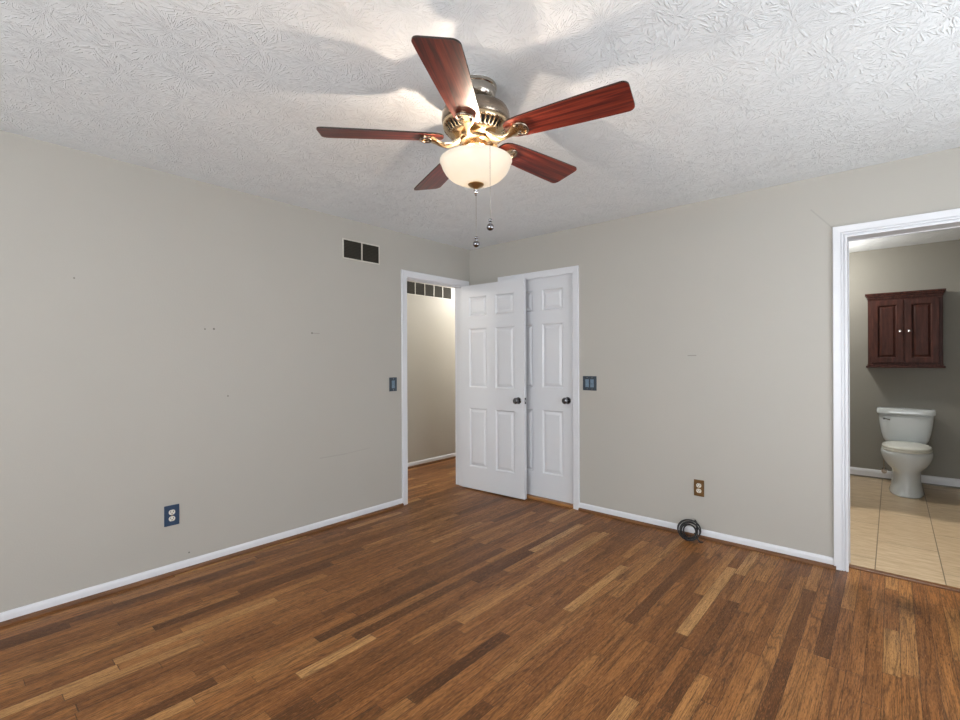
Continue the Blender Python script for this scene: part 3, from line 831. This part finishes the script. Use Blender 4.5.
# tank: tapered with rounded corners
b = bm_new()
loft(b, [ring(b, a, y0, y1, z, 48, 5.0) for a, y0, y1, z in ((.130, 2.84, 2.995, .440), (.160, 2.825, 3.0, .455), (.176, 2.815, 3.005, .49), (.190, 2.806, 3.008, .55), (.202, 2.80, 3.01, .63), (.208, 2.797, 3.012, .70), (.210, 2.796, 3.012, .745))])
tank = link('tank', b, M['porcelain'], toi, 'all')
b = bm_new(); tube(b, [(-.165, .172, .690), (-.165, .150, .690)], .009, 12); tube(b, [(-.165, .152, .690), (-.14, .147, .687), (-.118, .147, .682)], [.0055, .005, .006], 10)
link('flush_lever', b, M['pewter'], tank, 40)
b = bm_new(); loft(b, [ring(b, a, y0, y1, z, 48, 6.0) for a, y0, y1, z in ((.218, 2.788, 3.016, .745), (.224, 2.782, 3.018, .750), (.225, 2.781, 3.018, .785), (.220, 2.786, 3.015, .797), (.205, 2.80, 3.0, .801))])
link('tank_lid', b, M['porcelain'], toi, 40)
b = bm_new(); loft(b, [ring(b, a, y0, y1, z, 48, 2.2, -0.0) for a, y0, y1, z in ((.178, 2.266, 2.775, .430), (.183, 2.262, 2.778, .436), (.183, 2.262, 2.778, .444), (.179, 2.266, 2.775, .448))])
link('seat', b, M['seat'], toi, 50)
b = bm_new(); loft(b, [ring(b, a, y0, y1, z, 48, 2.2) for a, y0, y1, z in ((.176, 2.268, 2.785, .450), (.180, 2.264, 2.788, .455), (.180, 2.264, 2.788, .465), (.174, 2.27, 2.785, .472), (.150, 2.30, 2.76, .478), (.08, 2.40, 2.66, .480))])
link('lid', b, M['seat'], toi, 50)

toi.scale = (1, 1, 0.98)
# water valve with hose (plumbed to the tank)
b = bm_new(); tube(b, [(0, 0, 0), (0, -.07, 0)], .009, 12); tube(b, [(0, -.002, 0), (0, -.008, 0)], .026, 20); tube(b, [(0, -.058, -.012), (0, -.058, .030)], .012, 14); val = link('supply_valve', b, M['nickel'], toi, 40, (3.245-TX, BY-2.555, 0.102)); val['label'] = 'chrome shut-off valve'
b = bm_new(); tube(b, [(0, -.07, 0), (0, -.085, 0)], .006, 10); tube(b, [(0, -.085, 0), (0, -.092, 0)], .022, 16); link('handle', b, M['nickel_d'], val, 40)
b = bm_new(); tube(b, [(0, -.058, .03), (-.004, -.060, .09), (.004, -.072, .17), (.025, -.09, .25), (.042, -.10, .33)], .006, 10); link('hose', b, M['nickel'], val, 40)

# ------------------------------------------------------------------ coiled cable on the floor
random.seed(4)
b = bm_new()
pts = []; turns = 6; N = 44*turns
for i in range(N+1):
    t = 2*pi*i/44; k = i/44
    rr = 0.058+0.013*sin(1.9*k+0.4)+0.005*sin(t*0.53+1)
    ox = 0.007*sin(2.6*k); oz = 0.006*cos(1.7*k)
    x = ox+rr*cos(t+0.6)*1.05; z = 0.066+oz+rr*sin(t+0.6)*0.86
    y = -0.034-0.50*max(0.0, 0.125-z)-0.012*sin(3.1*k)+0.006*cos(t*1.3)
    pts.append((x, y, max(z, 0.006)))
pts += [(0.046, -0.036, 0.108), (0.040, -0.034, 0.128), (0.030, -0.030, 0.138)]
tube(b, pts, 0.0050, 8)
# loose end trailing to the right on the floor
tube(b, [(0.040, -0.075, 0.060), (0.062, -0.085, 0.030), (0.080, -0.088, 0.008), (0.096, -0.070, 0.006)], 0.0050, 8)
cab_o = link('coiled_cable', b, M['rubber'], None, 'all', (2.206, -0.030, 0.0))
tag(cab_o, 'small coil of black cable leaning on the right wall baseboard', 'cable')
b = bm_new(); tube(b, [(0.004+0.020*cos(a)*0.4, -0.088+0.022*cos(a), 0.018+0.020*sin(a)) for a in [2*pi*i/20 for i in range(21)]], 0.0025, 6, False)
tie = link('cable_tie', b, M['rubber'], cab_o, 'all')

# ------------------------------------------------------------------ other lamps of the house, plus an added hall fill and bathroom spot
point_light('hall_ceiling_lamp', (-0.40, 1.45, 2.25), 46, (1.0, 0.97, 0.91), 0.08)
point_light('hall_fill_light', (-0.75, -1.7, 2.20), 24, (1.0, 0.95, 0.87), 0.08)  # added fill light to even out the hall wall, no lamp there
point_light('vanity_lamp', (2.64, 2.30, 2.20), 32, (1.0, 0.97, 0.92), 0.07)
sd = bpy.data.lights.new('added_bathroom_spot', 'SPOT'); sd.energy = 110; sd.spot_size = radians(44); sd.spot_blend = 0.25; sd.color = (1.0, 0.93, 0.82); sd.shadow_soft_size = 0.05  # added unseen spot, cone set to brighten the front tiles
so = bpy.data.objects.new('added_bathroom_spot', sd); COL.objects.link(so); so.location = (3.35, 0.72, BH-0.02)
